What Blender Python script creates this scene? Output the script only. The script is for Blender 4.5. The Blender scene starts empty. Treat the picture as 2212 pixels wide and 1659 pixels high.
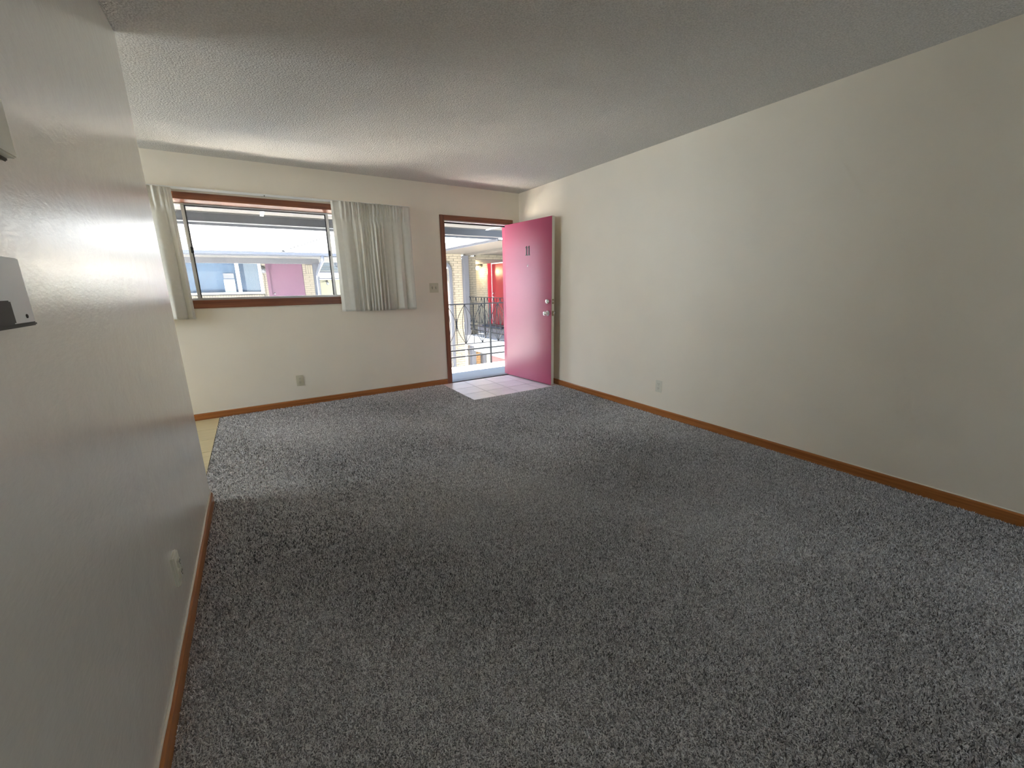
import bpy, math, random
import numpy as np
from mathutils import Vector, Matrix

random.seed(7)
rng = np.random.default_rng(7)
S = bpy.context.scene
COL = S.collection

# ------------------------------------------------------------------ camera
CAMP = Vector((-3.2287, -4.947, 1.2518))
cam_d = bpy.data.cameras.new('camera')
cam = bpy.data.objects.new('camera', cam_d)
COL.objects.link(cam)
r_ = Vector((0.8473, -0.5308, -0.0160)); u_ = Vector((0.1379, 0.1909, 0.9719)); f_ = Vector((0.5129, 0.8257, -0.2349))
cam.matrix_world = Matrix(((r_.x, u_.x, -f_.x, CAMP.x), (r_.y, u_.y, -f_.y, CAMP.y), (r_.z, u_.z, -f_.z, CAMP.z), (0, 0, 0, 1)))
cam_d.sensor_fit = 'HORIZONTAL'
cam_d.sensor_width = 36.0
cam_d.lens = 882.89 * 36.0 / 2212.0
cam_d.clip_start = 0.02
cam_d.clip_end = 300
S.camera = cam

# ------------------------------------------------------------------ world, sun, exposure
SKY = 11.0
SUN = 220.0
SIDE = 67.0
BACK = 12.0
W = bpy.data.worlds.new('sky'); S.world = W; W.use_nodes = True
nt = W.node_tree; nt.nodes.clear()
wo = nt.nodes.new('ShaderNodeOutputWorld'); bg = nt.nodes.new('ShaderNodeBackground')
tc = nt.nodes.new('ShaderNodeTexCoord'); sp = nt.nodes.new('ShaderNodeSeparateXYZ'); cr = nt.nodes.new('ShaderNodeValToRGB')
nt.links.new(tc.outputs['Generated'], sp.inputs[0]); nt.links.new(sp.outputs['Z'], cr.inputs[0])
cr.color_ramp.elements[0].position = 0.0; cr.color_ramp.elements[0].color = (0.78, 0.90, 1.0, 1)
cr.color_ramp.elements[1].position = 0.8; cr.color_ramp.elements[1].color = (0.42, 0.62, 1.0, 1)
nt.links.new(cr.outputs[0], bg.inputs['Color']); bg.inputs['Strength'].default_value = SKY
nt.links.new(bg.outputs[0], wo.inputs[0])

sun_d = bpy.data.lights.new('sun', 'SUN'); sun_d.energy = SUN; sun_d.angle = math.radians(0.6); sun_d.color = (1.0, 0.90, 0.77)
sun = bpy.data.objects.new('sun', sun_d); COL.objects.link(sun)
sun_dir = Vector((0.20, -0.63, -1.0)).normalized()     # travel direction: from over the opposite wing, high
sun.rotation_euler = sun_dir.to_track_quat('-Z', 'Y').to_euler()
sun.location = (0, -10, 20)

# fill light added outside the unseen dining side window, round the partition
day_d = bpy.data.lights.new('dining_fill', 'AREA'); day_d.shape = 'RECTANGLE'; day_d.size = 1.3; day_d.size_y = 1.15
day_d.energy = SIDE; day_d.color = (1.0, 0.97, 0.91)
day = bpy.data.objects.new('dining_fill', day_d); COL.objects.link(day)
day.location = (-6.3 - 0.36, -0.98, 1.56); day.rotation_euler = Vector((1.0, -0.50, -0.34)).to_track_quat('-Z', 'Y').to_euler()

# fill light added outside an invented window behind the camera
bak_d = bpy.data.lights.new('back_fill', 'AREA'); bak_d.shape = 'RECTANGLE'; bak_d.size = 0.85; bak_d.size_y = 1.05
bak_d.energy = BACK; bak_d.color = (1.0, 0.94, 0.84)
bak = bpy.data.objects.new('back_fill', bak_d); COL.objects.link(bak)
bak.location = (-0.625, -7.2 - 0.22, 1.55); bak.rotation_euler = (math.pi / 2, 0, 0)

S.view_settings.view_transform = 'Standard'
S.view_settings.look = 'None'
S.view_settings.exposure = 0.0
S.view_settings.gamma = 1.0
S.view_settings.use_curve_mapping = False
cy = S.cycles
cy.max_bounces = 12; cy.diffuse_bounces = 8; cy.glossy_bounces = 4; cy.transmission_bounces = 6; cy.transparent_max_bounces = 8
cy.sample_clamp_indirect = 60.0
cy.caustics_reflective = False; cy.caustics_refractive = False
cy.use_denoising = True

# ------------------------------------------------------------------ materials
def mat(name, col, rough=0.6, spec=0.5, var=0.0, vscale=4.0, bump=0.0, bscale=80.0, metal=0.0, sheen=0.0, detail=4.0, bump2=0.0, b2scale=2.0, coat=0.0, bdist=0.01):
    m = bpy.data.materials.new(name); m.use_nodes = True
    n = m.node_tree; b = n.nodes['Principled BSDF']
    b.inputs['Base Color'].default_value = (*col, 1)
    b.inputs['Roughness'].default_value = rough
    b.inputs['Specular IOR Level'].default_value = spec
    b.inputs['Metallic'].default_value = metal
    if coat: b.inputs['Coat Weight'].default_value = coat; b.inputs['Coat Roughness'].default_value = 0.15
    if sheen: b.inputs['Sheen Weight'].default_value = sheen
    t = n.nodes.new('ShaderNodeTexCoord')
    if var > 0:
        ns = n.nodes.new('ShaderNodeTexNoise'); ns.inputs['Scale'].default_value = vscale; ns.inputs['Detail'].default_value = detail
        n.links.new(t.outputs['Object'], ns.inputs['Vector'])
        mr = n.nodes.new('ShaderNodeMapRange'); mr.inputs[1].default_value = 0.3; mr.inputs[2].default_value = 0.7
        mr.inputs[3].default_value = 1 - var; mr.inputs[4].default_value = 1 + var
        n.links.new(ns.outputs[0], mr.inputs[0])
        mx = n.nodes.new('ShaderNodeVectorMath'); mx.operation = 'SCALE'; mx.inputs[0].default_value = col
        n.links.new(mr.outputs[0], mx.inputs['Scale']); n.links.new(mx.outputs[0], b.inputs['Base Color'])
    last = None
    for st, sc, dt in ((bump2, b2scale, 2.0), (bump, bscale, detail)):
        if st > 0:
            nb = n.nodes.new('ShaderNodeTexNoise'); nb.inputs['Scale'].default_value = sc; nb.inputs['Detail'].default_value = dt
            n.links.new(t.outputs['Object'], nb.inputs['Vector'])
            bp = n.nodes.new('ShaderNodeBump'); bp.inputs['Strength'].default_value = st; bp.inputs['Distance'].default_value = bdist if st == bump else 0.02
            n.links.new(nb.outputs[0], bp.inputs['Height'])
            if last: n.links.new(last, bp.inputs['Normal'])
            last = bp.outputs[0]
    if last: n.links.new(last, b.inputs['Normal'])
    return m

def wood(name, c1, c2, scale=(1, 1, 1), rough=0.3, spec=0.5):
    m = bpy.data.materials.new(name); m.use_nodes = True
    n = m.node_tree; b = n.nodes['Principled BSDF']; b.inputs['Roughness'].default_value = rough; b.inputs['Specular IOR Level'].default_value = spec
    t = n.nodes.new('ShaderNodeTexCoord'); mp = n.nodes.new('ShaderNodeMapping'); mp.inputs['Scale'].default_value = scale
    ns = n.nodes.new('ShaderNodeTexNoise'); ns.inputs['Scale'].default_value = 1.0; ns.inputs['Detail'].default_value = 6; ns.inputs['Distortion'].default_value = 0.4
    rp = n.nodes.new('ShaderNodeValToRGB'); rp.color_ramp.elements[0].position = 0.32; rp.color_ramp.elements[1].position = 0.7
    rp.color_ramp.elements[0].color = (*c1, 1); rp.color_ramp.elements[1].color = (*c2, 1)
    n.links.new(t.outputs['Object'], mp.inputs[0]); n.links.new(mp.outputs[0], ns.inputs['Vector']); n.links.new(ns.outputs[0], rp.inputs[0]); n.links.new(rp.outputs[0], b.inputs['Base Color'])
    return m

M = {}
M['wall'] = mat('cream_wall_paint', (0.86, 0.785, 0.66), 0.42, 0.45, 0.015, 3.0, 0.12, 260, detail=3, bump2=0.10, b2scale=9)
M['ceil'] = mat('textured_ceiling', (0.66, 0.635, 0.59), 0.9, 0.1, 0.17, 130.0, 1.0, 95, detail=5, bump2=0.25, b2scale=1.7, bdist=0.012)
M['caulk'] = mat('caulk', (0.78, 0.73, 0.62), 0.5)
M['base'] = wood('baseboard_wood_along_y', (0.30, 0.10, 0.022), (0.50, 0.19, 0.05), (40, 1.5, 60), 0.28)
M['basex'] = wood('baseboard_wood_along_x', (0.26, 0.085, 0.02), (0.46, 0.17, 0.045), (1.5, 40, 60), 0.28)
M['casing'] = wood('dark_casing_wood', (0.17, 0.052, 0.025), (0.31, 0.115, 0.052), (60, 40, 2.0), 0.32)
M['casingx'] = wood('dark_casing_wood_along_x', (0.17, 0.052, 0.025), (0.31, 0.115, 0.052), (2.0, 40, 60), 0.32)
M['alu'] = mat('aluminium', (0.62, 0.60, 0.57), 0.38, 0.5, metal=0.85)
M['dark'] = mat('dark_rubber', (0.02, 0.018, 0.018), 0.6)
M['white'] = mat('white_paint', (0.82, 0.82, 0.80), 0.4)
M['chrome'] = mat('chrome', (0.85, 0.85, 0.86), 0.08, metal=1.0)
M['brass'] = mat('brass_plate', (0.30, 0.24, 0.15), 0.35, metal=0.8)
M['ivory'] = mat('ivory_plastic', (0.62, 0.57, 0.42), 0.35)
M['ivory_pale'] = mat('pale_ivory_plastic', (0.72, 0.69, 0.58), 0.35)
M['slot'] = mat('outlet_slot', (0.05, 0.045, 0.035), 0.6)
M['tile'] = mat('entry_tile', (0.80, 0.745, 0.755), 0.32, 0.5, 0.06, 5.0, 0.05, 60)
M['grout'] = mat('grout', (0.58, 0.55, 0.55), 0.8)
M['plank'] = wood('pale_vinyl_plank', (0.52, 0.43, 0.24), (0.62, 0.53, 0.32), (2.0, 30, 4), 0.35)
M['subfloor'] = mat('subfloor', (0.30, 0.26, 0.20), 0.9)
M['black'] = mat('black_iron', (0.006, 0.0065, 0.008), 0.5, 0.25)
M['number'] = mat('black_number', (0.012, 0.01, 0.01), 0.4)
M['red'] = mat('red_door_paint', (0.35, 0.038, 0.095), 0.36, 0.55, 0.03, 2.0, 0.03, 200, coat=0.15)
M['conc'] = mat('walkway_concrete', (0.21, 0.22, 0.235), 0.75, 0.3, 0.05, 3.0, 0.1, 60)
M['court'] = mat('courtyard_concrete', (0.78, 0.76, 0.71), 0.8, 0.3, 0.06, 1.0)
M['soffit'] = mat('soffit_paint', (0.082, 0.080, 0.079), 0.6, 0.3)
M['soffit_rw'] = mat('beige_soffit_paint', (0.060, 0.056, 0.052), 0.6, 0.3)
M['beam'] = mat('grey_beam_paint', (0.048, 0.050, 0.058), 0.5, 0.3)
M['post'] = mat('grey_post_paint', (0.055, 0.058, 0.07), 0.5, 0.3)
M['gutter'] = mat('gutter_paint', (0.056, 0.061, 0.075), 0.4, 0.4)
M['mortar'] = mat('mortar', (0.075, 0.068, 0.062), 0.9, 0.2)
M['brick'] = mat('cream_brick', (0.175, 0.157, 0.125), 0.8, 0.25, 0.10, 6.0, 0.2, 60)
M['brick_pale'] = mat('pale_brick', (0.21, 0.19, 0.15), 0.8, 0.25, 0.10, 6.0)
M['brick_orange_lit'] = mat('orange_lit_brick', (0.20, 0.12, 0.06), 0.8, 0.25, 0.10, 6.0)  # orange light on the lower end wall put into the brick colour
M['shingle'] = mat('pale_shingle', (0.026, 0.029, 0.032), 0.9, 0.15, 0.12, 9.0)
M['far_door'] = mat('pink_far_door', (0.085, 0.035, 0.065), 0.5, 0.4, 0.05, 2)  # dull pink base colour of the opposite door and its jamb
M['far_door_red'] = mat('far_red_door', (0.22, 0.02, 0.025), 0.4, 0.5)
M['red_jamb'] = mat('deep_red_jamb', (0.55, 0.05, 0.07), 0.5)
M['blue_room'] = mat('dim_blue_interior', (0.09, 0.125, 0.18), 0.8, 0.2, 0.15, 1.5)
M['blind'] = mat('pale_blind', (0.20, 0.225, 0.26), 0.8, 0.2)
M['paper'] = mat('pinkish_panel', (0.22, 0.195, 0.20), 0.8)
M['yellow'] = mat('yellow_wall', (0.17, 0.165, 0.12), 0.8, 0.2)
M['lampglass'] = mat('lamp_glass', (0.10, 0.105, 0.115), 0.3)
M['leaf'] = mat('tree_leaves', (0.10, 0.16, 0.12), 0.6, 0.3, 0.3, 3)
M['bark'] = mat('bark', (0.09, 0.07, 0.055), 0.9)

# left wall: roller-textured semi-gloss paint
m = mat('glossy_roller_textured_paint', (0.77, 0.735, 0.655), 0.27, 0.9, 0.01, 3.0, 0.24, 85, detail=3.0, bump2=0.12, b2scale=11, bdist=0.004)
for nd in m.node_tree.nodes:
    if nd.type == 'TEX_NOISE' and nd.inputs['Scale'].default_value == 85:
        mp_ = m.node_tree.nodes.new('ShaderNodeMapping'); mp_.inputs['Scale'].default_value = (1, 0.42, 1)
        src = nd.inputs['Vector'].links[0].from_socket; m.node_tree.links.new(src, mp_.inputs[0]); m.node_tree.links.new(mp_.outputs[0], nd.inputs['Vector'])
m.node_tree.nodes['Principled BSDF'].inputs['IOR'].default_value = 1.6
m.node_tree.nodes['Principled BSDF'].inputs['Coat Weight'].default_value = 1.0; m.node_tree.nodes['Principled BSDF'].inputs['Coat Roughness'].default_value = 0.24
M['wall_gloss'] = m

# curtain fabric with a little light passing through
m = mat('curtain_fabric', (0.80, 0.775, 0.70), 0.85, 0.15, 0.03, 30, 0.1, 900, sheen=0.1)
n = m.node_tree; b = n.nodes['Principled BSDF']; out = n.nodes['Material Output']
tr = n.nodes.new('ShaderNodeBsdfTranslucent'); tr.inputs['Color'].default_value = (0.60, 0.58, 0.50, 1)
mxs = n.nodes.new('ShaderNodeMixShader'); mxs.inputs[0].default_value = 0.16
n.links.new(b.outputs[0], mxs.inputs[1]); n.links.new(tr.outputs[0], mxs.inputs[2]); n.links.new(mxs.outputs[0], out.inputs['Surface'])
M['curtain'] = m

# glass
def glass(name, tint, haze=0.0, hazecol=(1, 1, 1)):
    m = bpy.data.materials.new(name); m.use_nodes = True
    n = m.node_tree; n.nodes.clear()
    out = n.nodes.new('ShaderNodeOutputMaterial')
    tr = n.nodes.new('ShaderNodeBsdfTransparent'); tr.inputs['Color'].default_value = (*tint, 1)
    gl = n.nodes.new('ShaderNodeBsdfGlossy'); gl.inputs['Roughness'].default_value = 0.02
    lw_ = n.nodes.new('ShaderNodeLayerWeight'); lw_.inputs['Blend'].default_value = 0.5; pw = n.nodes.new('ShaderNodeMath'); pw.operation = 'POWER'; pw.inputs[1].default_value = 5.0; fr = n.nodes.new('ShaderNodeMath'); fr.operation = 'MULTIPLY_ADD'; fr.inputs[1].default_value = 0.5; fr.inputs[2].default_value = 0.02; n.links.new(lw_.outputs['Facing'], pw.inputs[0]); n.links.new(pw.outputs[0], fr.inputs[0])
    mx = n.nodes.new('ShaderNodeMixShader')
    n.links.new(fr.outputs[0], mx.inputs[0]); n.links.new(tr.outputs[0], mx.inputs[1]); n.links.new(gl.outputs[0], mx.inputs[2])
    last = mx.outputs[0]
    if haze:
        df = n.nodes.new('ShaderNodeBsdfTranslucent'); df.inputs['Color'].default_value = (*hazecol, 1)
        m2 = n.nodes.new('ShaderNodeMixShader'); m2.inputs[0].default_value = haze
        n.links.new(last, m2.inputs[1]); n.links.new(df.outputs[0], m2.inputs[2]); last = m2.outputs[0]
    n.links.new(last, out.inputs['Surface'])
    return m
M['glass'] = glass('hazy_window_glass', (0.97, 0.98, 0.98), 0.016, (0.9, 0.93, 1.0))  # bluish haze mixed into the glass for a milky view
M['farglass'] = glass('far_window_glass', (0.9, 0.93, 0.95))

# carpet
def carpet_mat(name, attr):
    m = bpy.data.materials.new(name); m.use_nodes = True
    n = m.node_tree; b = n.nodes['Principled BSDF']; b.inputs['Roughness'].default_value = 0.9; b.inputs['Specular IOR Level'].default_value = 0.15; b.inputs['Sheen Weight'].default_value = 0.7; b.inputs['Sheen Roughness'].default_value = 0.4; b.inputs['Sheen Tint'].default_value = (1.0, 1.0, 1.0, 1)
    rp = n.nodes.new('ShaderNodeValToRGB')
    e = rp.color_ramp.elements
    e[0].position = 0.0; e[0].color = (0.09, 0.088, 0.09, 1)
    e[1].position = 1.0; e[1].color = (1.0, 0.98, 0.96, 1)
    k = e.new(0.45); k.color = (0.56, 0.54, 0.535, 1)
    k = e.new(0.8); k.color = (0.98, 0.96, 0.95, 1)
    if attr:
        a = n.nodes.new('ShaderNodeAttribute'); a.attribute_name = 'tone'; n.links.new(a.outputs['Fac'], rp.inputs[0])
    else:
        t = n.nodes.new('ShaderNodeTexCoord'); ns = n.nodes.new('ShaderNodeTexNoise'); ns.inputs['Scale'].default_value = 260; ns.inputs['Detail'].default_value = 2
        n.links.new(t.outputs['Object'], ns.inputs['Vector'])
        mr = n.nodes.new('ShaderNodeMapRange'); mr.inputs[1].default_value = 0.35; mr.inputs[2].default_value = 0.65; mr.inputs[3].default_value = 0.0; mr.inputs[4].default_value = 0.9
        n.links.new(ns.outputs[0], mr.inputs[0]); n.links.new(mr.outputs[0], rp.inputs[0])
        bp = n.nodes.new('ShaderNodeBump'); bp.inputs['Strength'].default_value = 0.8; bp.inputs['Distance'].default_value = 0.01
        n.links.new(ns.outputs[0], bp.inputs['Height']); n.links.new(bp.outputs[0], b.inputs['Normal'])
    n.links.new(rp.outputs[0], b.inputs['Base Color'])
    return m
M['pile'] = carpet_mat('carpet_yarn', True)
M['carpet_base'] = carpet_mat('carpet_ground', False)

# ------------------------------------------------------------------ mesh helpers
class MB:
    def __init__(s): s.v = []; s.f = []; s.sm = []
    def add(s, vs, fs, smooth=False):
        k = len(s.v); s.v += [tuple(v) for v in vs]; s.f += [tuple(i + k for i in f) for f in fs]; s.sm += [smooth] * len(fs); return s
    def box(s, x0, x1, y0, y1, z0, z1):
        x0, x1 = sorted((x0, x1)); y0, y1 = sorted((y0, y1)); z0, z1 = sorted((z0, z1))
        return s.add([(x0, y0, z0), (x1, y0, z0), (x1, y1, z0), (x0, y1, z0), (x0, y0, z1), (x1, y0, z1), (x1, y1, z1), (x0, y1, z1)],
                     [(0, 3, 2, 1), (4, 5, 6, 7), (0, 1, 5, 4), (1, 2, 6, 5), (2, 3, 7, 6), (3, 0, 4, 7)])
    def cbox(s, x0, x1, y0, y1, z0, z1, c=0.003):
        # box with bevelled edges
        x0, x1 = sorted((x0, x1)); y0, y1 = sorted((y0, y1)); z0, z1 = sorted((z0, z1))
        import bmesh
        bm = bmesh.new(); bmesh.ops.create_cube(bm, size=1)
        for v in bm.verts:
            v.co = ((x0 + x1) / 2 + v.co.x * (x1 - x0), (y0 + y1) / 2 + v.co.y * (y1 - y0), (z0 + z1) / 2 + v.co.z * (z1 - z0))
        c = min(c, 0.45 * min(x1 - x0, y1 - y0, z1 - z0))
        bmesh.ops.bevel(bm, geom=bm.edges[:], offset=c, segments=2, affect='EDGES')
        bm.verts.index_update()
        s.add([v.co[:] for v in bm.verts], [[v.index for v in f.verts] for f in bm.faces]); bm.free(); return s
    def tube(s, pts, r, n=8, smooth=True, ry=None):
        pts = [Vector(p) for p in pts]; vs = []; fs = []
        up = None
        for i, p in enumerate(pts):
            d = (pts[min(i + 1, len(pts) - 1)] - pts[max(i - 1, 0)]).normalized()
            if up is None:
                up = Vector((0, 0, 1)) if abs(d.z) < 0.9 else Vector((1, 0, 0))
            a = d.cross(up).normalized(); b2 = a.cross(d).normalized(); up = b2
            rr = r[i] if isinstance(r, (list, tuple)) else r
            for k in range(n):
                t = 2 * math.pi * k / n
                vs.append(p + a * math.cos(t) * rr + b2 * math.sin(t) * (ry or rr))
        for i in range(len(pts) - 1):
            for k in range(n):
                fs.append((i * n + k, i * n + (k + 1) % n, (i + 1) * n + (k + 1) % n, (i + 1) * n + k))
        fs.append(tuple(reversed(range(n)))); fs.append(tuple((len(pts) - 1) * n + k for k in range(n)))
        return s.add(vs, fs, smooth)
    def lathe(s, origin, axis, prof, n=24):
        o = Vector(origin); ax = Vector(axis).normalized(); a = ax.orthogonal().normalized(); b2 = ax.cross(a)
        vs = []; fs = []
        for (h, r) in prof:
            for k in range(n):
                t = 2 * math.pi * k / n; vs.append(o + ax * h + (a * math.cos(t) + b2 * math.sin(t)) * r)
        for i in range(len(prof) - 1):
            for k in range(n): fs.append((i * n + k, i * n + (k + 1) % n, (i + 1) * n + (k + 1) % n, (i + 1) * n + k))
        fs.append(tuple(reversed(range(n)))); fs.append(tuple((len(prof) - 1) * n + k for k in range(n)))
        return s.add(vs, fs, True)
    def mesh(s, name, m):
        me = bpy.data.meshes.new(name); me.from_pydata(s.v, [], s.f); me.update()
        if any(s.sm): me.polygons.foreach_set('use_smooth', s.sm)
        if m: me.materials.append(m)
        return me
    def build(s, name, m, parent=None, **k):
        o = bpy.data.objects.new(name, s.mesh(name, m)); COL.objects.link(o)
        if parent: o.parent = parent
        tag(o, **k); return o

def tag(o, label=None, cat=None, group=None, kind=None):
    if label: o['label'] = label
    if cat: o['category'] = cat
    if group: o['group'] = group
    if kind: o['kind'] = kind
    return o
def empty(name, loc=(0, 0, 0), rz=0, **k):
    o = bpy.data.objects.new(name, None); COL.objects.link(o); o.location = loc; o.rotation_euler = (0, 0, rz); o.empty_display_size = 0.1
    return tag(o, **k)
def place(name, mesh, parent, loc=(0, 0, 0), rot=(0, 0, 0), **k):
    o = bpy.data.objects.new(name, mesh); COL.objects.link(o); o.parent = parent; o.location = loc; o.rotation_euler = rot
    return tag(o, **k)

H = 2.44
XP = -3.60      # partition face
YP = -2.05      # partition end
XL = -6.3       # far left wall of dining area
YB = -7.2       # back wall, with an opening added for fill light behind the camera
FZ = -0.012     # subfloor level
WT = 0.16       # wall thickness

# ------------------------------------------------------------------ room shell
MB().box(XL, 0, YB, 0, -0.12, FZ).build('floor', M['subfloor'], label='plain subfloor under the carpet and tiles', cat='floor', kind='structure')
MB().box(XL - WT, WT, YB - WT, WT, H, H + 0.15).build('ceiling', M['ceil'], label='grey white textured ceiling of the room', cat='ceiling', kind='structure')
MB().box(0, WT, YB, 0, -0.12, H).build('wall_right', M['wall'], label='long bare cream wall on the right', cat='wall', kind='structure')
lw = MB(); LY0, LY1, LZ0, LZ1 = -1.75, -0.35, 0.9, 2.1
lw.box(XL - WT, XL, YB, LY0, -0.12, H); lw.box(XL - WT, XL, LY1, 0, -0.12, H); lw.box(XL - WT, XL, LY0, LY1, -0.12, LZ0); lw.box(XL - WT, XL, LY0, LY1, LZ1, H)
lw.build('wall_left', M['wall'], label='cream end wall of the dining side, behind the partition', cat='wall', kind='structure')
# partition with rounded textured paint
MB().cbox(XP - 0.13, XP, YB, YP, FZ, H, 0.004).build('wall_partition', M['wall_gloss'], label='near left partition wall in glossy cream roller-textured paint', cat='wall', kind='structure')
# unseen back wall, its opening added to let the fill light in
bw = MB(); BX0, BX1, BZ0, BZ1 = -1.05, -0.2, 1.0, 2.0
bw.box(XL, BX0, YB - WT, YB, -0.12, H); bw.box(BX1, 0, YB - WT, YB, -0.12, H); bw.box(BX0, BX1, YB - WT, YB, -0.12, BZ0); bw.box(BX0, BX1, YB - WT, YB, BZ1, H)
bw.build('wall_back', M['wall'], label='cream wall behind the camera with an opening added for fill light', cat='wall', kind='structure')
# front wall with window and door openings
WX0, WX1, WZ0, WZ1 = -4.42, -1.67, 1.155, 2.05
DX0, DX1, DZ1 = -1.105, -0.165, 2.04
fw = MB()
fw.box(XL - WT, WX0, 0, WT, -0.12, H); fw.box(WX0, WX1, 0, WT, -0.12, WZ0); fw.box(WX0, WX1, 0, WT, WZ1, H)
fw.box(WX1, DX0, 0, WT, -0.12, H); fw.box(DX0, DX1, 0, WT, DZ1, H); fw.box(DX1, WT, 0, WT, -0.12, H)
fw.build('wall_front', M['wall'], label='cream wall holding the window and the entry door', cat='wall', kind='structure')

# baseboards with caulk bead
def baseboard(name, pts, m, label):
    # pts: list of (x0,x1,y0,y1, axis/side)
    mb = MB(); cb = MB()
    for (x0, x1, y0, y1, side) in pts:
        hb = 0.060; t = 0.012
        if side == 'x-':   # on a wall at x0, facing -x (right wall)
            prof = [(0, FZ), (-t, FZ), (-t, hb - 0.010), (-t * 0.55, hb - 0.002), (0, hb)]
            vs = [(x0 + a, y0, z) for a, z in prof] + [(x0 + a, y1, z) for a, z in prof]
            cb.tube([(x0 - 0.001, y0, hb + 0.001), (x0 - 0.001, y1, hb + 0.001)], 0.0035, 6)
        elif side == 'x+':
            prof = [(0, FZ), (t, FZ), (t, hb - 0.010), (t * 0.55, hb - 0.002), (0, hb)]
            vs = [(x0 + a, y0, z) for a, z in prof] + [(x0 + a, y1, z) for a, z in prof]
            npt = 40; cb.tube([(x0 + 0.0015 + 0.0008 * math.sin(i * 2.3), y0 + (y1 - y0) * i / npt, hb + 0.002 + 0.0012 * math.sin(i * 1.7)) for i in range(npt + 1)], 0.0045, 6)
        else:              # on front wall y=0 facing -y
            prof = [(0, FZ), (-t, FZ), (-t, hb - 0.010), (-t * 0.55, hb - 0.002), (0, hb)]
            vs = [(x0, y0 + a, z) for a, z in prof] + [(x1, y0 + a, z) for a, z in prof]
            cb.tube([(x0, y0 - 0.001, hb + 0.001), (x1, y0 - 0.001, hb + 0.001)], 0.0035, 6)
        k = len(prof)
        mb.add(vs, [tuple(range(k)), tuple(reversed(range(k, 2 * k)))] + [(i, i + k, (i + 1) % k + k, (i + 1) % k) for i in range(k)])
    o = mb.build(name, m, label=label, cat='baseboard', kind='structure')
    cb.build('caulk_bead', M['caulk'], o, label='thin cream caulk line along the top')
    return o
baseboard('baseboard_right', [(0, 0, YB, -0.012, 'x-')], M['base'], 'orange brown wooden baseboard along the long right wall')
baseboard('baseboard_front', [(XL, -1.163, 0, 0, 'y')], M['basex'], 'orange brown wooden baseboard under the window')
baseboard('baseboard_left', [(XP, XP, YB, YP - 0.002, 'x+')], M['base'], 'orange brown wooden baseboard at the foot of the near left partition')

# ------------------------------------------------------------------ floor coverings
# entry tiles
et = empty('entry_tile_floor', (0, 0, 0), label='small square of pale ceramic tiles inside the open entry door', cat='tiles', kind='structure')
TX0, TY0 = -1.243, -0.935
MB().box(TX0, -0.013, TY0, 0.0, FZ, -0.0065).build('grout_bed', M['grout'], et)
xs = [TX0, -0.938, -0.633, -0.328, -0.013]; ys = [-0.013, -0.04 - 0.305 - 0.02, -0.645, TY0]
tile_meshes = {}
for i in range(4):
    for j in range(3):
        x0, x1 = xs[i] + 0.004, xs[i + 1] - 0.004; y1, y0 = ys[j] - 0.004, ys[j + 1] + 0.004
        w, d = round(x1 - x0, 3), round(y1 - y0, 3)
        if (w, d) not in tile_meshes: tile_meshes[(w, d)] = MB().cbox(-w / 2, w / 2, -d / 2, d / 2, -0.005, 0.0, 0.0015).mesh('tile', M['tile'])
        place('tile', tile_meshes[(w, d)], et, ((x0 + x1) / 2, (y0 + y1) / 2, -0.0045 + 0.0006 * ((i * 7 + j * 3) % 3 - 1)))
# dining side planks
dp = empty('dining_floor', (0, 0, 0), label='pale tan plank floor showing left of the carpet edge', cat='floor', kind='structure')
MB().box(XL, -3.66, YB, -0.012, FZ, -0.0095).build('floor_backing', M['dark'], dp)
row = 0; y = -0.013; first = True; pm = {}
while y > YB + 0.05:
    d = 0.055 if first else 0.33
    y0 = max(y - d, YB); off = -3.662 + (0 if row % 2 else 0.0)
    xe = -3.662; x = xe; seg = 0
    ln = 0.9 if row % 2 else 1.22
    while x > XL + 0.01:
        x0 = max(x - (ln if seg == 0 else 1.22), XL)
        if y0 < YP - 0.3 and seg == 0 and False: pass
        key = (round(x - x0, 3), round(y - y0, 3))
        if key not in pm: pm[key] = MB().box(-key[0] / 2 + 0.0012, key[0] / 2 - 0.0012, -key[1] / 2 + 0.002, key[1] / 2 - 0.002, -0.004, 0).mesh('plank', M['plank'])
        place('plank', pm[key], dp, ((x + x0) / 2, (y + y0) / 2, -0.0055 + 0.0004 * ((row + seg) % 2)))
        x = x0; seg += 1
    y = y0; row += 1; first = False

# carpet: ground and yarn pile
cb = MB()
CZ = -0.009
cb.box(-3.588, -0.012, YB, YP - 0.02, FZ, CZ); cb.box(-3.66, TX0, YP - 0.02, -0.012, FZ, CZ); cb.box(TX0, -0.012, YP - 0.02, TY0, FZ, CZ)
carpet = cb.build('carpet', M['carpet_base'], label='dark grey heathered wall-to-wall carpet covering the room', cat='carpet')

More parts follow.
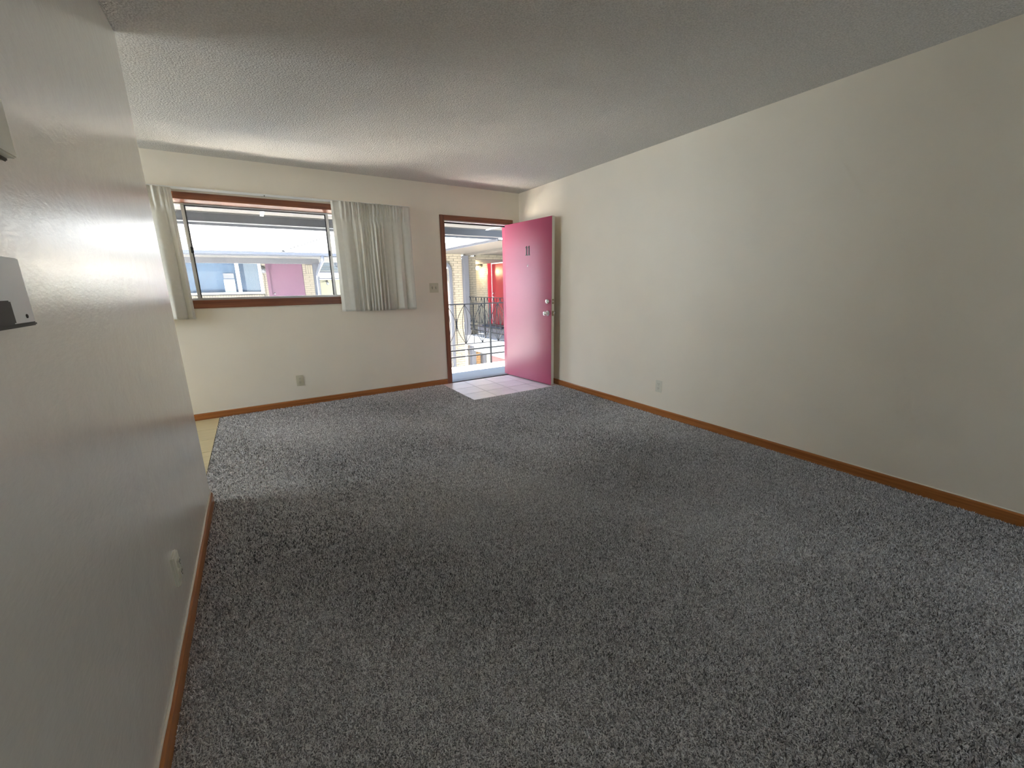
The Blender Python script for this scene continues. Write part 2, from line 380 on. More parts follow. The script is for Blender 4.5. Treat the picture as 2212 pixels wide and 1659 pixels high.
def in_carpet(x, y):
    a = (y < YP) & (x > -3.586) & (x < -0.014)
    b2 = (y >= YP) & (x > -3.66) & (x < -0.014) & (y < -0.014) & ~((x > TX0 - 0.002) & (y > TY0 - 0.002))
    return a | b2
def pile(n, ylo, yhi, length, width, name):
    x = rng.uniform(-3.67, -0.01, n); y = rng.uniform(ylo, yhi, n)
    k = in_carpet(x, y)
    # keep only what the lens (and a step to the side of it) can see
    dx, dy = x - CAMP.x, y - CAMP.y
    dep = dx * 0.528 + dy * 0.849
    k &= dep > 0.35
    x, y = x[k], y[k]; n = len(x)
    th = rng.uniform(0, 2 * np.pi, n); lean = rng.uniform(0.25, 1.0, n) * length; h = length * rng.uniform(0.65, 1.1, n)
    # broad brushed directions in the nap
    nap = 0.5 * np.sin(x * 2.1 + y * 1.3) + 0.5 * np.sin(y * 2.7 - x * 1.1 + 1.0)
    dxn = np.cos(th) + 0.35 * nap; dyn = np.sin(th) + 0.25
    L = np.sqrt(dxn ** 2 + dyn ** 2) + 1e-6; dxn /= L; dyn /= L
    px, py = -dyn, dxn
    w = width * rng.uniform(0.7, 1.2, n) / 2
    V = np.zeros((n, 6, 3), np.float32)
    tw = rng.uniform(-0.5, 0.5, n)
    for lev, (fh, fl, fw) in enumerate(((0.0, 0.0, 1.0), (0.65, 0.35, 1.0), (1.0, 1.0, 0.55))):
        cx = x + dxn * lean * fl; cyy = y + dyn * lean * fl; z = -0.0092 + h * fh
        c, s_ = np.cos(tw * lev), np.sin(tw * lev)
        qx, qy = px * c - py * s_, px * s_ + py * c
        V[:, lev * 2, 0] = cx - qx * w * fw; V[:, lev * 2, 1] = cyy - qy * w * fw; V[:, lev * 2, 2] = z
        V[:, lev * 2 + 1, 0] = cx + qx * w * fw; V[:, lev * 2 + 1, 1] = cyy + qy * w * fw; V[:, lev * 2 + 1, 2] = z
    base = (np.arange(n) * 6)[:, None]
    F = np.concatenate([base + np.array([0, 1, 3, 2]), base + np.array([2, 3, 5, 4])], axis=1).reshape(-1)
    me = bpy.data.meshes.new(name)
    me.vertices.add(n * 6); me.vertices.foreach_set('co', V.reshape(-1))
    me.loops.add(n * 8); me.loops.foreach_set('vertex_index', F.astype(np.int32))
    me.polygons.add(n * 2); me.polygons.foreach_set('loop_start', (np.arange(n * 2) * 4).astype(np.int32))
    me.polygons.foreach_set('loop_total', np.full(n * 2, 4, np.int32))
    me.update(calc_edges=True)
    tone = np.clip(rng.beta(0.9, 1.5, n) + 0.065 * nap_noise(x, y), 0, 1)
    at = me.attributes.new('tone', 'FLOAT', 'POINT'); at.data.foreach_set('value', np.repeat(tone, 6).astype(np.float32))
    me.materials.append(M['pile'])
    o = bpy.data.objects.new(name, me); COL.objects.link(o); o.parent = carpet; o['kind'] = 'stuff'
    return o
def nap_noise(x, y):
    return np.sin(x * 3.1 + 2 * np.sin(y * 1.7)) + np.sin(y * 4.3 + 1.5 * np.sin(x * 2.3)) + 0.5 * np.sin(8 * x + 5 * y)
pile(440000, -6.2, -2.9, 0.0090, 0.0027, 'carpet_pile')
pile(200000, -2.9, -0.012, 0.0095, 0.0042, 'carpet_pile')

# ------------------------------------------------------------------ window
wn = empty('window_1', (0, 0, 0), label='wide aluminium sliding window with a fixed centre pane and brown wooden casing', cat='window', kind='structure')
def casing_x(x0, x1, z0, z1, y0=-0.014, y1=0.0): return MB().cbox(x0, x1, y0, y1, z0, z1, 0.003)
casing_x(WX0 - 0.06, WX1 + 0.06, WZ1 + 0.004, WZ1 + 0.064).build('head_casing', M['casingx'], wn)
casing_x(WX0 - 0.06, WX1 + 0.06, WZ0 - 0.072, WZ0 - 0.004).build('bottom_casing', M['casingx'], wn)
MB().cbox(WX0 - 0.01, WX1 + 0.01, -0.022, 0.055, WZ0 - 0.012, WZ0 + 0.004, 0.003).build('sill', M['casingx'], wn)
for sx in (WX0 - 0.06, WX1):
    MB().cbox(sx, sx + 0.06, -0.014, 0, WZ0, WZ1, 0.003).build('side_casing', M['casing'], wn)
hj = MB(); P_ = [(-0.013, WZ1 + 0.004), (0.040, WZ1 - 0.022), (0.040, WZ1 + 0.01), (-0.013, WZ1 + 0.01)]
hj.add([(WX0, a, z) for a, z in P_] + [(WX1, a, z) for a, z in P_], [(0, 1, 2, 3), (7, 6, 5, 4)] + [(i, i + 4, (i + 1) % 4 + 4, (i + 1) % 4) for i in range(4)])
hj.build('head_jamb', M['casingx'], wn)
for sx in (WX0, WX1 - 0.012): MB().box(sx, sx + 0.012, 0, 0.06, WZ0, WZ1).build('side_jamb', M['casing'], wn)
fr = MB()
fr.cbox(WX0 + 0.012, WX1 - 0.012, 0.04, 0.12, WZ1 - 0.034, WZ1 - 0.014, 0.002); fr.cbox(WX0 + 0.012, WX1 - 0.012, 0.04, 0.12, WZ0, WZ0 + 0.024, 0.002)
fr.cbox(WX0 + 0.012, WX0 + 0.035, 0.04, 0.12, WZ0, WZ1 - 0.014, 0.002); fr.cbox(WX1 - 0.035, WX1 - 0.012, 0.04, 0.12, WZ0, WZ1 - 0.014, 0.002)
fr.build('frame', M['alu'], wn)
ML, MR = -3.645, -2.42
for mx, sgn in ((ML, -1), (MR, 1)):
    MB().cbox(mx - 0.013, mx + 0.013, 0.052, 0.082, WZ0 + 0.02, WZ1 - 0.03, 0.002).build('mullion', M['alu'], wn)
    MB().box(mx - sgn * 0.013, mx - sgn * 0.021, 0.060, 0.078, WZ0 + 0.024, WZ1 - 0.034).build('seal', M['dark'], wn)
    lt = MB().cbox(mx - sgn * 0.005, mx - sgn * 0.026, 0.036, 0.054, 1.59, 1.65, 0.004); lt.tube([(mx - sgn * 0.016, 0.036, 1.62), (mx - sgn * 0.016, 0.024, 1.605)], 0.006, 8)
    lt.build('latch', M['dark'], wn)
for (a, b2, yy) in ((WX0 + 0.035, ML - 0.013, 0.098), (ML + 0.021, MR - 0.021, 0.068), (MR + 0.013, WX1 - 0.035, 0.098)):
    MB().box(a, b2, yy, yy + 0.004, WZ0 + 0.024, WZ1 - 0.034).build('pane', M['glass'], wn)
st = MB(); st.box(ML + 0.013, MR - 0.013, 0.058, 0.08, WZ1 - 0.042, WZ1 - 0.034); st.build('seal', M['dark'], wn)

w2 = empty('side_fill_window', (0, 0, 0), label='unseen dining side window added for fill light in the end wall behind the partition', cat='window', kind='structure')  # unseen window placed to let the side fill past the partition
f2 = MB(); f2.box(XL - 0.1, XL - 0.04, LY0, LY0 + 0.04, LZ0, LZ1); f2.box(XL - 0.1, XL - 0.04, LY1 - 0.04, LY1, LZ0, LZ1); f2.box(XL - 0.1, XL - 0.04, LY0, LY1, LZ0, LZ0 + 0.04); f2.box(XL - 0.1, XL - 0.04, LY0, LY1, LZ1 - 0.04, LZ1); f2.box(XL - 0.1, XL - 0.04, -1.07, -1.03, LZ0, LZ1)
f2.build('frame', M['alu'], w2)
MB().box(XL - 0.075, XL - 0.07, LY0 + 0.04, LY1 - 0.04, LZ0 + 0.04, LZ1 - 0.04).build('pane', M['farglass'], w2)

w3 = empty('back_fill_window', (0, 0, 0), label='added window for fill light in the wall behind the camera', cat='window', kind='structure')  # invented window framing the fill light behind the camera
f2 = MB(); f2.box(BX0, BX0 + 0.04, YB - 0.1, YB - 0.04, BZ0, BZ1); f2.box(BX1 - 0.04, BX1, YB - 0.1, YB - 0.04, BZ0, BZ1); f2.box(BX0, BX1, YB - 0.1, YB - 0.04, BZ0, BZ0 + 0.04); f2.box(BX0, BX1, YB - 0.1, YB - 0.04, BZ1 - 0.04, BZ1); f2.box(-0.64, -0.61, YB - 0.1, YB - 0.04, BZ0, BZ1)
f2.build('frame', M['alu'], w3)
MB().box(BX0 + 0.04, BX1 - 0.04, YB - 0.075, YB - 0.07, BZ0 + 0.04, BZ1 - 0.04).build('pane', M['farglass'], w3)

# curtain rod
rod = empty('curtain_rod', (-3.0, -0.028, 2.135), label='slim white curtain rail running above the window casing', cat='curtain rail')
MB().cbox(-1.55, 1.47, -0.012, 0.006, -0.006, 0.016, 0.002).build('track', M['white'], rod)
for ex in (-1.55, 0.0, 1.45): MB().cbox(ex - 0.008, ex + 0.012, 0.0, 0.028, -0.006, 0.012, 0.002).build('bracket', M['white'], rod)
MB().tube([(0.02, -0.012, 0.004), (0.02, -0.018, -0.008)], 0.003, 6).build('carrier', M['dark'], rod)

# curtains
def curtain(name, x0, x1, ztop, zbot, dens, amp, label, mirror=False, seed=1):
    rs = random.Random(seed)
    NU, NV = 420, 36
    # phase from a density of folds along the width
    ph = [0.0]
    for i in range(NU): ph.append(ph[-1] + dens(i / NU) * 2 * math.pi / NU)
    vs = []; fs = []
    jit = [rs.uniform(-1, 1) for _ in range(60)]
    for j in range(NV + 1):
        t = j / NV; z = ztop + (zbot - ztop) * t
        hd = min(1.0, t / 0.16)                   # heading zone
        for i in range(NU + 1):
            u = i / NU; p = ph[i]
            k = int(p / (2 * math.pi)); fr_ = p / (2 * math.pi) - k
            a = amp * (0.75 + 0.35 * jit[k % 60])
            s_ = math.sin(p); c_ = math.cos(p)
            fold = abs(math.sin(p / 2)) ** 0.5
            edge = min(1, u / 0.03, (1 - u) / 0.03)
            grow = 0.55 + 0.45 * t if t > 0.16 else 0.35 + 0.20 * hd
            yy = -0.048 - (0.012 + a * fold * grow) * edge - 0.008 * math.sin(3 * t + k)
            # pinch at the foot of the heading
            pinch = math.exp(-((t - 0.14) / 0.035) ** 2)
            yy += 0.5 * a * fold * pinch
            if t < 0.15: yy += 0.008 * math.sin(p * 3.0) * (1 if fold > 0.35 else 0) * (1 - hd * 0.3)
            xx = x0 + (x1 - x0) * u + edge * (0.016 * s_ * (0.3 + 0.9 * t) * (1 if dens(u) > 8 else 0.7) + 0.012 * jit[(k + 7) % 60] * t * (1 - math.cos(p)) * 0.5)
            zz = z + (0.004 * math.sin(p * 0.5 + 1) if j == NV else 0)
            vs.append((xx, yy, zz))
    for j in range(NV):
        for i in range(NU):
            a = j * (NU + 1) + i; fs.append((a, a + 1, a + NU + 2, a + NU + 1))
    mb = MB(); mb.add(vs, fs, True)
    e = empty(name, ((x0 + x1) / 2, -0.06, zbot), label=label, cat='curtain')
    o = mb.build('panel', M['curtain'], e); o.location = -Vector(e.location)
    sm = o.modifiers.new('thickness', 'SOLIDIFY'); sm.thickness = 0.0016; sm.offset = 0
    for q in range(7):
        hx = x0 + (x1 - x0) * (0.04 + 0.92 * q / 6) - e.location.x
        hk = MB(); hk.tube([(hx, 0.022, ztop - zbot - 0.03), (hx, 0.022, ztop - zbot - 0.004), (hx, 0.014, ztop - zbot - 0.001)], 0.0015, 5); hk.build('curtain_hook', M['alu'], e)
    return e
def dR(u):
    if u < 0.09: return 1.5
    if u < 0.22: return 6.0
    if u < 0.36: return 14.0
    if u < 0.60: return 25.0
    if u < 0.72: return 9.0
    if u < 0.92: return 7.5
    return 2.0
def dL(u):
    return 8.0 if u < 0.75 else (5.5 if u < 0.93 else 2.0)
curtain('curtain', -2.385, -1.535, 2.142, 0.995, dR, 0.068, 'off-white pleated curtain bunched over the window end nearest the entry door', seed=4)
curtain('curtain', -4.50, -3.694, 2.137, 0.993, dL, 0.060, 'off-white curtain at the window end half hidden behind the glossy partition', seed=9)

# ------------------------------------------------------------------ entry door
dr = empty('door_1', (0, 0, 0), label='entry doorway with dark brown casing and red door standing open inward', cat='door', kind='structure')
cs = MB(); cs.cbox(-1.158, DX0, -0.014, 0, FZ, DZ1 + 0.058, 0.003); cs.build('side_casing', M['casing'], dr)
cs = MB(); cs.cbox(DX1, -0.108, -0.014, 0, FZ, DZ1 + 0.0, 0.003); cs.build('side_casing', M['casing'], dr)
MB().cbox(DX0, -0.108, -0.014, 0, DZ1, DZ1 + 0.058, 0.003).build('head_casing', M['casingx'], dr)
MB().box(DX0, DX0 + 0.012, 0, WT, FZ, DZ1).build('side_jamb', M['casing'], dr)
MB().box(DX1 - 0.012, DX1, 0, WT, FZ, DZ1).build('side_jamb', M['red'], dr, label='red painted hinge jamb')
MB().box(DX0, DX1, 0, WT, DZ1 - 0.012, DZ1).build('head_jamb', M['white'], dr)
MB().box(DX0 + 0.012, DX1 - 0.012, 0.055, 0.075, DZ1 - 0.028, DZ1 - 0.012).build('weather_strip', M['dark'], dr)
MB().box(DX0 + 0.012, DX0 + 0.022, 0.055, 0.09, 0, DZ1 - 0.012).build('weather_strip', M['dark'], dr)
MB().cbox(DX0 + 0.002, DX1 - 0.002, -0.010, 0.024, -0.10, 0.003, 0.003).build('threshold', M['slot'], dr, label='narrow dark threshold strip')
MB().cbox(DX0 + 0.002, DX1 - 0.002, 0.024, WT + 0.02, -0.12, -0.012, 0.003).build('sill', M['conc'], dr)
# leaf, hinged on the right, swung inward
ang = math.atan2(-0.9123, 0.0930)        # direction of the leaf in plan
PH = Vector((-0.2327, 0.0, 0.0))
leaf = MB(); leaf.cbox(0.0, 0.917, 0.0, 0.0445, 0.006, 2.028, 0.0025)
# local x along leaf, local +y = interior face side (towards right wall)
lf = leaf.build('leaf', M['red'], dr, label='glossy red outer face of the door leaf')
lf.location = PH; lf.rotation_euler = (0, 0, ang)
# interior-face paint and edge: cream
ed = MB(); ed.box(0.9165, 0.9185, 0.003, 0.0435, 0.008, 2.026); ed.build('edge_face', M['ivory_pale'], lf, label='cream painted latch edge')
MB().box(0.002, 0.915, 0.0440, 0.0462, 0.008, 2.026).build('inner_face', M['wall'], lf, label='cream painted inner face')
def knob(z, s, kind):
    mb = MB()
    if kind == 'knob':
        prof = [(0, 0.033), (0.004, 0.034), (0.010, 0.030), (0.014, 0.014), (0.030, 0.012), (0.036, 0.020), (0.044, 0.0275), (0.054, 0.029), (0.062, 0.025), (0.066, 0.014), (0.067, 0.0)]
    else:
        prof = [(0, 0.030), (0.006, 0.031), (0.016, 0.027), (0.024, 0.024), (0.026, 0.018), (0.026, 0.0)]
    mb.lathe((s, 0, z), (0, -1, 0), prof)
    if kind == 'knob': mb.lathe((s, 0.0455, z), (0, 1, 0), prof)
    else:
        mb.lathe((s, 0.0455, z), (0, 1, 0), [(0, 0.024), (0.008, 0.022), (0.010, 0.0)]); mb.cbox(s - 0.006, s + 0.006, 0.055, 0.070, z - 0.016, z + 0.016, 0.002)
    mb.build('door_knob' if kind == 'knob' else 'deadbolt', M['chrome'], lf, label='round chrome door knob' if kind == 'knob' else 'round chrome deadbolt above the knob')
    MB().box(s - 0.0055, s + 0.0055, -0.0675 if kind == 'knob' else -0.0268, -0.020, z - 0.001, z + 0.001).build('keyhole', M['slot'], lf)
    pl = MB(); pl.box(0.9182, 0.9196, 0.010, 0.036, z - 0.03, z + 0.03); pl.build('latch_plate', M['brass'], lf)
    MB().cbox(0.919, 0.930 if kind == 'knob' else 0.921, 0.016, 0.030, z - 0.009, z + 0.009, 0.002).build('latch_bolt', M['chrome'], lf)
knob(0.908, 0.855, 'knob'); knob(1.052, 0.855, 'deadbolt')
MB().lathe((0.475, 0, 1.490), (0, -1, 0), [(0, 0.010), (0.003, 0.0095), (0.004, 0.006), (0.0045, 0.0)], 16).build('peephole', M['chrome'], lf, label='small chrome peephole')
# number 11: two serif ones (leaf x runs away from the hinge, seen left to right)
def one(cx):
    mb = MB(); z0, z1 = 1.614, 1.728
    P = [(-0.019, z0), (0.019, z0), (0.019, z0 + 0.006), (0.0085, z0 + 0.011), (0.0085, z1), (0.002, z1), (-0.018, z1 - 0.016), (-0.018, z1 - 0.022), (-0.0065, z1 - 0.018), (-0.0065, z0 + 0.011), (-0.019, z0 + 0.006)]
    k = len(P); vs = [(cx + a, -0.0045, z) for a, z in P] + [(cx + a, 0.0, z) for a, z in P]
    mb.add(vs, [tuple(range(k)), tuple(reversed(range(k, 2 * k)))] + [(i, (i + 1) % k, (i + 1) % k + k, i + k) for i in range(k)])
    return mb
one(0.452).build('number_digit', M['number'], lf, label='black metal digit 1'); one(0.500).build('number_digit', M['number'], lf, label='black metal digit 1')
for hz in (0.25, 1.02, 1.80):
    hg = MB(); hg.tube([(-0.186, -0.004, hz - 0.045), (-0.186, -0.004, hz + 0.045)], 0.006, 8); hg.build('hinge', M['brass'], dr)

# ------------------------------------------------------------------ wall plates
def plate_common(e, w, h, m):
    MB().cbox(-w / 2, w / 2, -0.006, 0, -h / 2, h / 2, 0.0025).build('cover_plate', m, e)
def outlet(loc, rz, label, m):
    e = empty('wall_outlet', loc, rz, label=label, cat='outlet')
    plate_common(e, 0.072, 0.116, m)
    for dz in (-0.021, 0.021):
        b_ = MB(); b_.cbox(-0.017, 0.017, -0.0085, -0.005, dz - 0.014, dz + 0.014, 0.0018); rc = b_.build('receptacle', m, e)
        for dx in (-0.0065, 0.0065): MB().box(dx - 0.0013, dx + 0.0013, -0.0090, -0.0083, dz + 0.001, dz + 0.009).build('slot', M['slot'], rc)
        MB().lathe((0, -0.0083, dz - 0.007), (0, -1, 0), [(0, 0.0024), (0.0006, 0.0024)], 10).build('slot', M['slot'], rc)
    MB().lathe((0, -0.006, 0), (0, -1, 0), [(0, 0.003), (0.0012, 0.0026), (0.0014, 0)], 10).build('screw', M['alu'], e)
    return e
outlet((-2.894, 0, 0.273), 0, 'ivory duplex outlet low on the wall below the window', M['ivory'])
outlet((0, -2.44, 0.279), -math.pi / 2, 'pale duplex outlet low on the long bare wall beyond the red door', M['ivory_pale'])
o_ = outlet((XP, -3.193, 0.268), math.pi / 2, 'ivory duplex outlet low on the glossy partition near its baseboard', M['ivory_pale']); o_.scale = (1, 2.2, 1)
sw = empty('light_switch', (-1.277, 0, 1.235), 0, label='ivory double light switch plate beside the door casing', cat='switch')
plate_common(sw, 0.116, 0.116, M['ivory'])
for dx in (-0.023, 0.023):
    t_ = MB(); t_.box(dx - 0.006, dx + 0.006, -0.0065, -0.0055, -0.013, 0.013); t_.build('switch_slot', M['slot'], sw)
    t_ = MB(); t_.add([(dx - 0.0045, -0.006, -0.010), (dx + 0.0045, -0.006, -0.010), (dx + 0.0045, -0.006, 0.004), (dx - 0.0045, -0.006, 0.004), (dx - 0.0035, -0.018, 0.003), (dx + 0.0035, -0.018, 0.003), (dx + 0.0035, -0.017, 0.010), (dx - 0.0035, -0.017, 0.010)],
                      [(0, 1, 5, 4), (1, 2, 6, 5), (2, 3, 7, 6), (3, 0, 4, 7), (4, 5, 6, 7)]); t_.build('toggle', M['ivory'], sw)
    for dz in (-0.03, 0.03): MB().lathe((dx, -0.006, dz), (0, -1, 0), [(0, 0.003), (0.0012, 0.0026), (0.0014, 0)], 10).build('screw', M['alu'], sw)
# white box and framed plate at the left edge of the picture, on the partition
wb = empty('wall_control_box', (XP, -3.88, 1.256), 0, label='white plastic wall box with a screw on the partition at eye height', cat='wall box')
MB().cbox(0, 0.020, -0.075, 0.075, -0.058, 0.058, 0.002).build('body', M['white'], wb)
MB().cbox(0.002, 0.022, -0.072, 0.074, -0.063, -0.056, 0.002).build('bottom_lip', M['slot'], wb)
MB().lathe((0.020, 0.045, -0.045), (1, 0, 0), [(0, 0.004), (0.0012, 0.0035), (0.0014, 0)], 10).build('screw', M['slot'], wb)
MB().cbox(0.018, 0.023, -0.072, -0.008, -0.056, -0.016, 0.002).build('dark_corner', M['slot'], wb)  # flat dark piece over the lower near corner of the box
tb = empty('wall_thermostat', (XP, -3.75, 1.56), 0, label='beige wall thermostat with a dark edge above the white wall box', cat='thermostat')
MB().cbox(0, 0.006, -0.068, 0.070, -0.058, 0.058, 0.002).build('back_plate', M['slot'], tb)
MB().cbox(0.004, 0.022, -0.062, 0.064, -0.053, 0.053, 0.003).build('cover', M['ivory_pale'], tb)

# ------------------------------------------------------------------ bricks
def brick_wall(name, parent, axis, c, u0, u1, z0, z1, face, m, L=0.246, h=0.063, j=0.007, skip=None, single=True, depth=0.012, label=None, thick=0.1):
    """axis 'x': wall runs along x at y=c facing `face` (-1 = -y). axis 'y': runs along y at x=c facing `face`."""
    bk = MB()
    def B(mb, a0, a1, b0, b1, d0, d1):
        lo, hi = c + face * d0, c + face * d1
        if axis == 'x': mb.box(a0, a1, lo, hi, b0, b1)
        else: mb.box(lo, hi, a0, a1, b0, b1)
    if skip:
        # backing split round the opening
        sx0, sx1, sz0, sz1 = skip
        if sx0 > u0: B(bk, u0, sx0, z0, z1, -thick, 0)
        if sx1 < u1: B(bk, sx1, u1, z0, z1, -thick, 0)
        if sz1 < z1: B(bk, max(sx0, u0), min(sx1, u1), sz1, z1, -thick, 0)
        if sz0 > z0: B(bk, max(sx0, u0), min(sx1, u1), z0, sz0, -thick, 0)
    else: B(bk, u0, u1, z0, z1, -thick, 0)
    w = bk.build('brick_wall', M['mortar'], parent)
    if label: w['label'] = label
    cache = {}; stuff = MB(); cnt = 0
    rows = int(round((z1 - z0) / h)); z = z1
    for r in range(rows):
        zt = z1 - r * h; zb = zt - h
        u = u1 + (L * 0.5 if r % 2 else 0.0)
        while u > u0 + 1e-4:
            a1 = min(u, u1) - j / 2; a0 = max(u - L, u0) + j / 2; u -= L
            segs = [(a0, a1)]
            if skip:
                sx0, sx1, sz0, sz1 = skip
                if zb < sz1 - 0.01 and zt > sz0 + 0.01:
                    segs = [(p, q) for (p, q) in ((a0, min(a1, sx0)), (max(a0, sx1), a1))]
            for (p, q) in segs:
                if q - p < 0.02: continue
                pr = depth * (0.8 + 0.4 * random.random())
                if single and cnt < 290:
                    key = round(q - p, 3)
                    if key not in cache:
                        mm = MB(); k = key / 2; hh = (h - j) / 2
                        if axis == 'x': mm.box(-k, k, 0, face * depth, -hh, hh)
                        else: mm.box(0, face * depth, -k, k, -hh, hh)
                        cache[key] = mm.mesh('brick', m)
                    loc = ((p + q) / 2, c + face * (pr - depth), (zb + zt) / 2) if axis == 'x' else (c + face * (pr - depth), (p + q) / 2, (zb + zt) / 2)
                    place('brick', cache[key], w, loc); cnt += 1
                else:
                    B(stuff, p, q, zb + j / 2, zt - j / 2, 0, pr)
    if stuff.v:
        s = stuff.build('brickwork', m, w); s['kind'] = 'stuff'
    return w

# ------------------------------------------------------------------ own walkway, eave, railing
ZW = -0.10
wk = empty('walkway', (0, 0, 0), label='pale concrete walkway just outside the entry door, turning along the brick wing', cat='walkway', kind='structure')
MB().box(-9, 1.9, WT, 1.42, ZW - 0.30, ZW).build('slab', M['conc'], wk)
sl = MB(); sl.box(1.9, 3.65, WT, 9.0, ZW - 0.30, ZW); sl.box(2.0, 2.15, 1.5, 5.66, ZW - 0.46, ZW - 0.30); sl.build('slab', M['conc'], wk)
for jy in (2.6, 4.1): MB().box(1.9, 3.6, jy, jy + 0.012, ZW, ZW + 0.002).build('joint', M['grout'], wk)
MB().box(0.33, 0.342, WT, 1.42, ZW, ZW + 0.002).build('joint', M['grout'], wk)

ev = empty('roof_eave', (0, 0, 0), label='roof eave over the near walkway with pale soffit, grey beam and gutter', cat='eave')
MB().box(-9, 3.65, WT, 2.3, 2.15, 2.17).build('soffit', M['soffit'], ev)
MB().box(-9, 3.6, 1.33, 1.45, 2.045, 2.15).build('beam', M['beam'], ev)
MB().box(-9, 3.6, 1.30, 1.335, 2.14, 2.15).build('trim_strip', M['soffit'], ev)
for bx in (-6.18, -2.97, 0.22): MB().box(bx - 0.02, bx + 0.02, 0.2, 1.33, 2.138, 2.15).build('batten', M['white'], ev)
g = MB(); g.box(-9, 0.95, 2.28, 2.30, 2.115, 2.26); g.build('fascia', M['gutter'], ev)
g = MB(); g.add([(-9, 2.30, 2.135), (-9, 2.40, 2.135), (-9, 2.42, 2.24), (-9, 2.41, 2.24), (-9, 2.39, 2.145), (-9, 2.30, 2.145),
                 (0.95, 2.30, 2.135), (0.95, 2.40, 2.135), (0.95, 2.42, 2.24), (0.95, 2.41, 2.24), (0.95, 2.39, 2.145), (0.95, 2.30, 2.145)],
               [(0, 1, 7, 6), (1, 2, 8, 7), (2, 3, 9, 8), (3, 4, 10, 9), (4, 5, 11, 10), (0, 6, 11, 5), (0, 5, 4, 3, 2, 1), (6, 7, 8, 9, 10, 11)])
g.build('gutter', M['gutter'], ev)
g = MB(); sl_ = 0.30
g.add([(-9, 2.35, 2.2), (0.95, 2.35, 2.2), (3.4, -2.8, 2.2 + 5.15 * sl_), (-9, -2.8, 2.2 + 5.15 * sl_)], [(0, 1, 2, 3)])
g.add([(-9, 2.35, 2.17), (0.95, 2.35, 2.17), (3.4, -2.8, 2.17 + 5.15 * sl_), (-9, -2.8, 2.17 + 5.15 * sl_)], [(3, 2, 1, 0)])
g.add([(-9, -2.8, 3.745), (3.4, -2.8, 3.745), (3.4, -8, 2.2), (-9, -8, 2.2)], [(0, 1, 2, 3)])
g.build('roof', M['shingle'], ev)

# oval railing
def rail_meshes():
    zt, zb = 0.945, 0.290
    zc = (zt + zb) / 2; hh = (zt - zb) / 2
    ov = MB()
    for wd, rr in ((0.150, 0.0055), (0.048, 0.005)):
        for sg in (-1, 1):
            pts = [(sg * wd * math.cos(math.pi / 2 * t), 0, zc + hh * t) for t in [(-1 + i / 7) for i in range(15)]]
            ov.tube(pts, rr, 5)
    n1 = ov.mesh('oval', M['black'])
    kn = MB(); kn.cbox(-0.014, 0.014, -0.011, 0.011, -0.013, 0.013, 0.003)
    n2 = kn.mesh('boss', M['black'])
    br = MB(); br.tube([(0, 0, zb), (0, 0, zt)], 0.006, 5)
    br.cbox(-0.008, 0.008, -0.009, 0.009, zc - 0.085, zc + 0.085, 0.002)
    for z in (zc - 0.095, zc + 0.095): br.cbox(-0.011, 0.011, -0.011, 0.011, z - 0.009, z + 0.009, 0.003)
    n3 = br.mesh('baluster', M['black'])
    ps = MB(); ps.box(-0.013, 0.013, -0.013, 0.013, ZW, 0.95); n4 = ps.mesh('post', M['black'])
    return n1, n2, n3, n4
RM = rail_meshes()
def railing(name, x0, n, post_every, post_phase, loc, rz, label, pitch=0.322, zoff=0):
    e = empty(name, loc, rz, label=label, cat='railing')
    L = n * pitch
    for zz, hh in ((0.955, 0.008), ): MB().cbox(0, L, -0.018, 0.018, zz - hh, zz + hh, 0.003).build('top_rail', M['black'], e)
    MB().box(0, L, -0.006, 0.006, 0.276, 0.288).build('middle_rail', M['black'], e)
    for zz in (0.185, 0.072): MB().box(0, L, -0.011, 0.011, zz - 0.011, zz + 0.011).build('bottom_rail', M['black'], e)
    for i in range(n):
        cx = (i + 0.5) * pitch
        place('oval', RM[0], e, (cx, 0, 0)); place('boss', RM[1], e, (cx, 0, 0.936)); place('boss', RM[1], e, (cx, 0, 0.301))
    for i in range(n + 1):
        if (i - post_phase) % post_every == 0 or i in (0, n): place('post', RM[3], e, (i * pitch, 0, 0))
        else: place('baluster', RM[2], e, (i * pitch, 0, 0))
    return e
# own railing runs along x at y=1.40; a post falls at x=0.28
px0 = 0.28 - 22 * 0.322
railing('railing', px0, 27, 5, 22, (px0, 1.40, 0), 0, 'black iron railing with oval panels just outside the open door')
railing('railing', 0, 13, 5, 0, (1.92, 1.42, 0), math.pi / 2, 'farther black iron railing with oval panels, edging the brick wing walkway')

# ------------------------------------------------------------------ right wing (seen through the door)
rw = empty('apartment_building', (0, 0, 0), label='cream brick wing with slim grey posts beyond the iron railing outside the open door', cat='building')
YF = 5.67
brick_wall('facade', rw, 'x', YF, 0.35, 1.80, -2.9, 2.10, -1, M['brick'], skip=(0.0, 1.39, -3.0, 1.84), label='cream brick end facade beside the arched opening')
brick_wall('endwall', rw, 'x', YF, 1.93, 2.23, ZW, 2.05, -1, M['brick'], single=True)
brick_wall('header', rw, 'x', YF, 2.23, 3.65, 1.966, 2.10, -1, M['brick'], single=True)
brick_wall('low_endwall', rw, 'x', YF, 1.93, 2.30, -2.9, -0.42, -1, M['brick_orange_lit'], single=True)
XW = 3.65
brick_wall('side', rw, 'y', XW, 1.0, 6.30, ZW, 2.10, -1, M['brick_pale'], single=False)
brick_wall('side2', rw, 'y', XW, 7.58, 9.4, ZW, 1.97, -1, M['brick_pale'], single=False)
brick_wall('side3', rw, 'y', XW, 1.0, 9.4, -2.9, -0.42, -1, M['brick_pale'], single=False)
brick_wall('back_passage', rw, 'x', 9.4, 1.93, 3.75, ZW, 1.97, -1, M['brick_pale'], single=False)
MB().box(1.93, 3.65, YF + 0.1, 9.4, 1.968, 1.99).build('passage_ceiling', M['soffit'], rw)
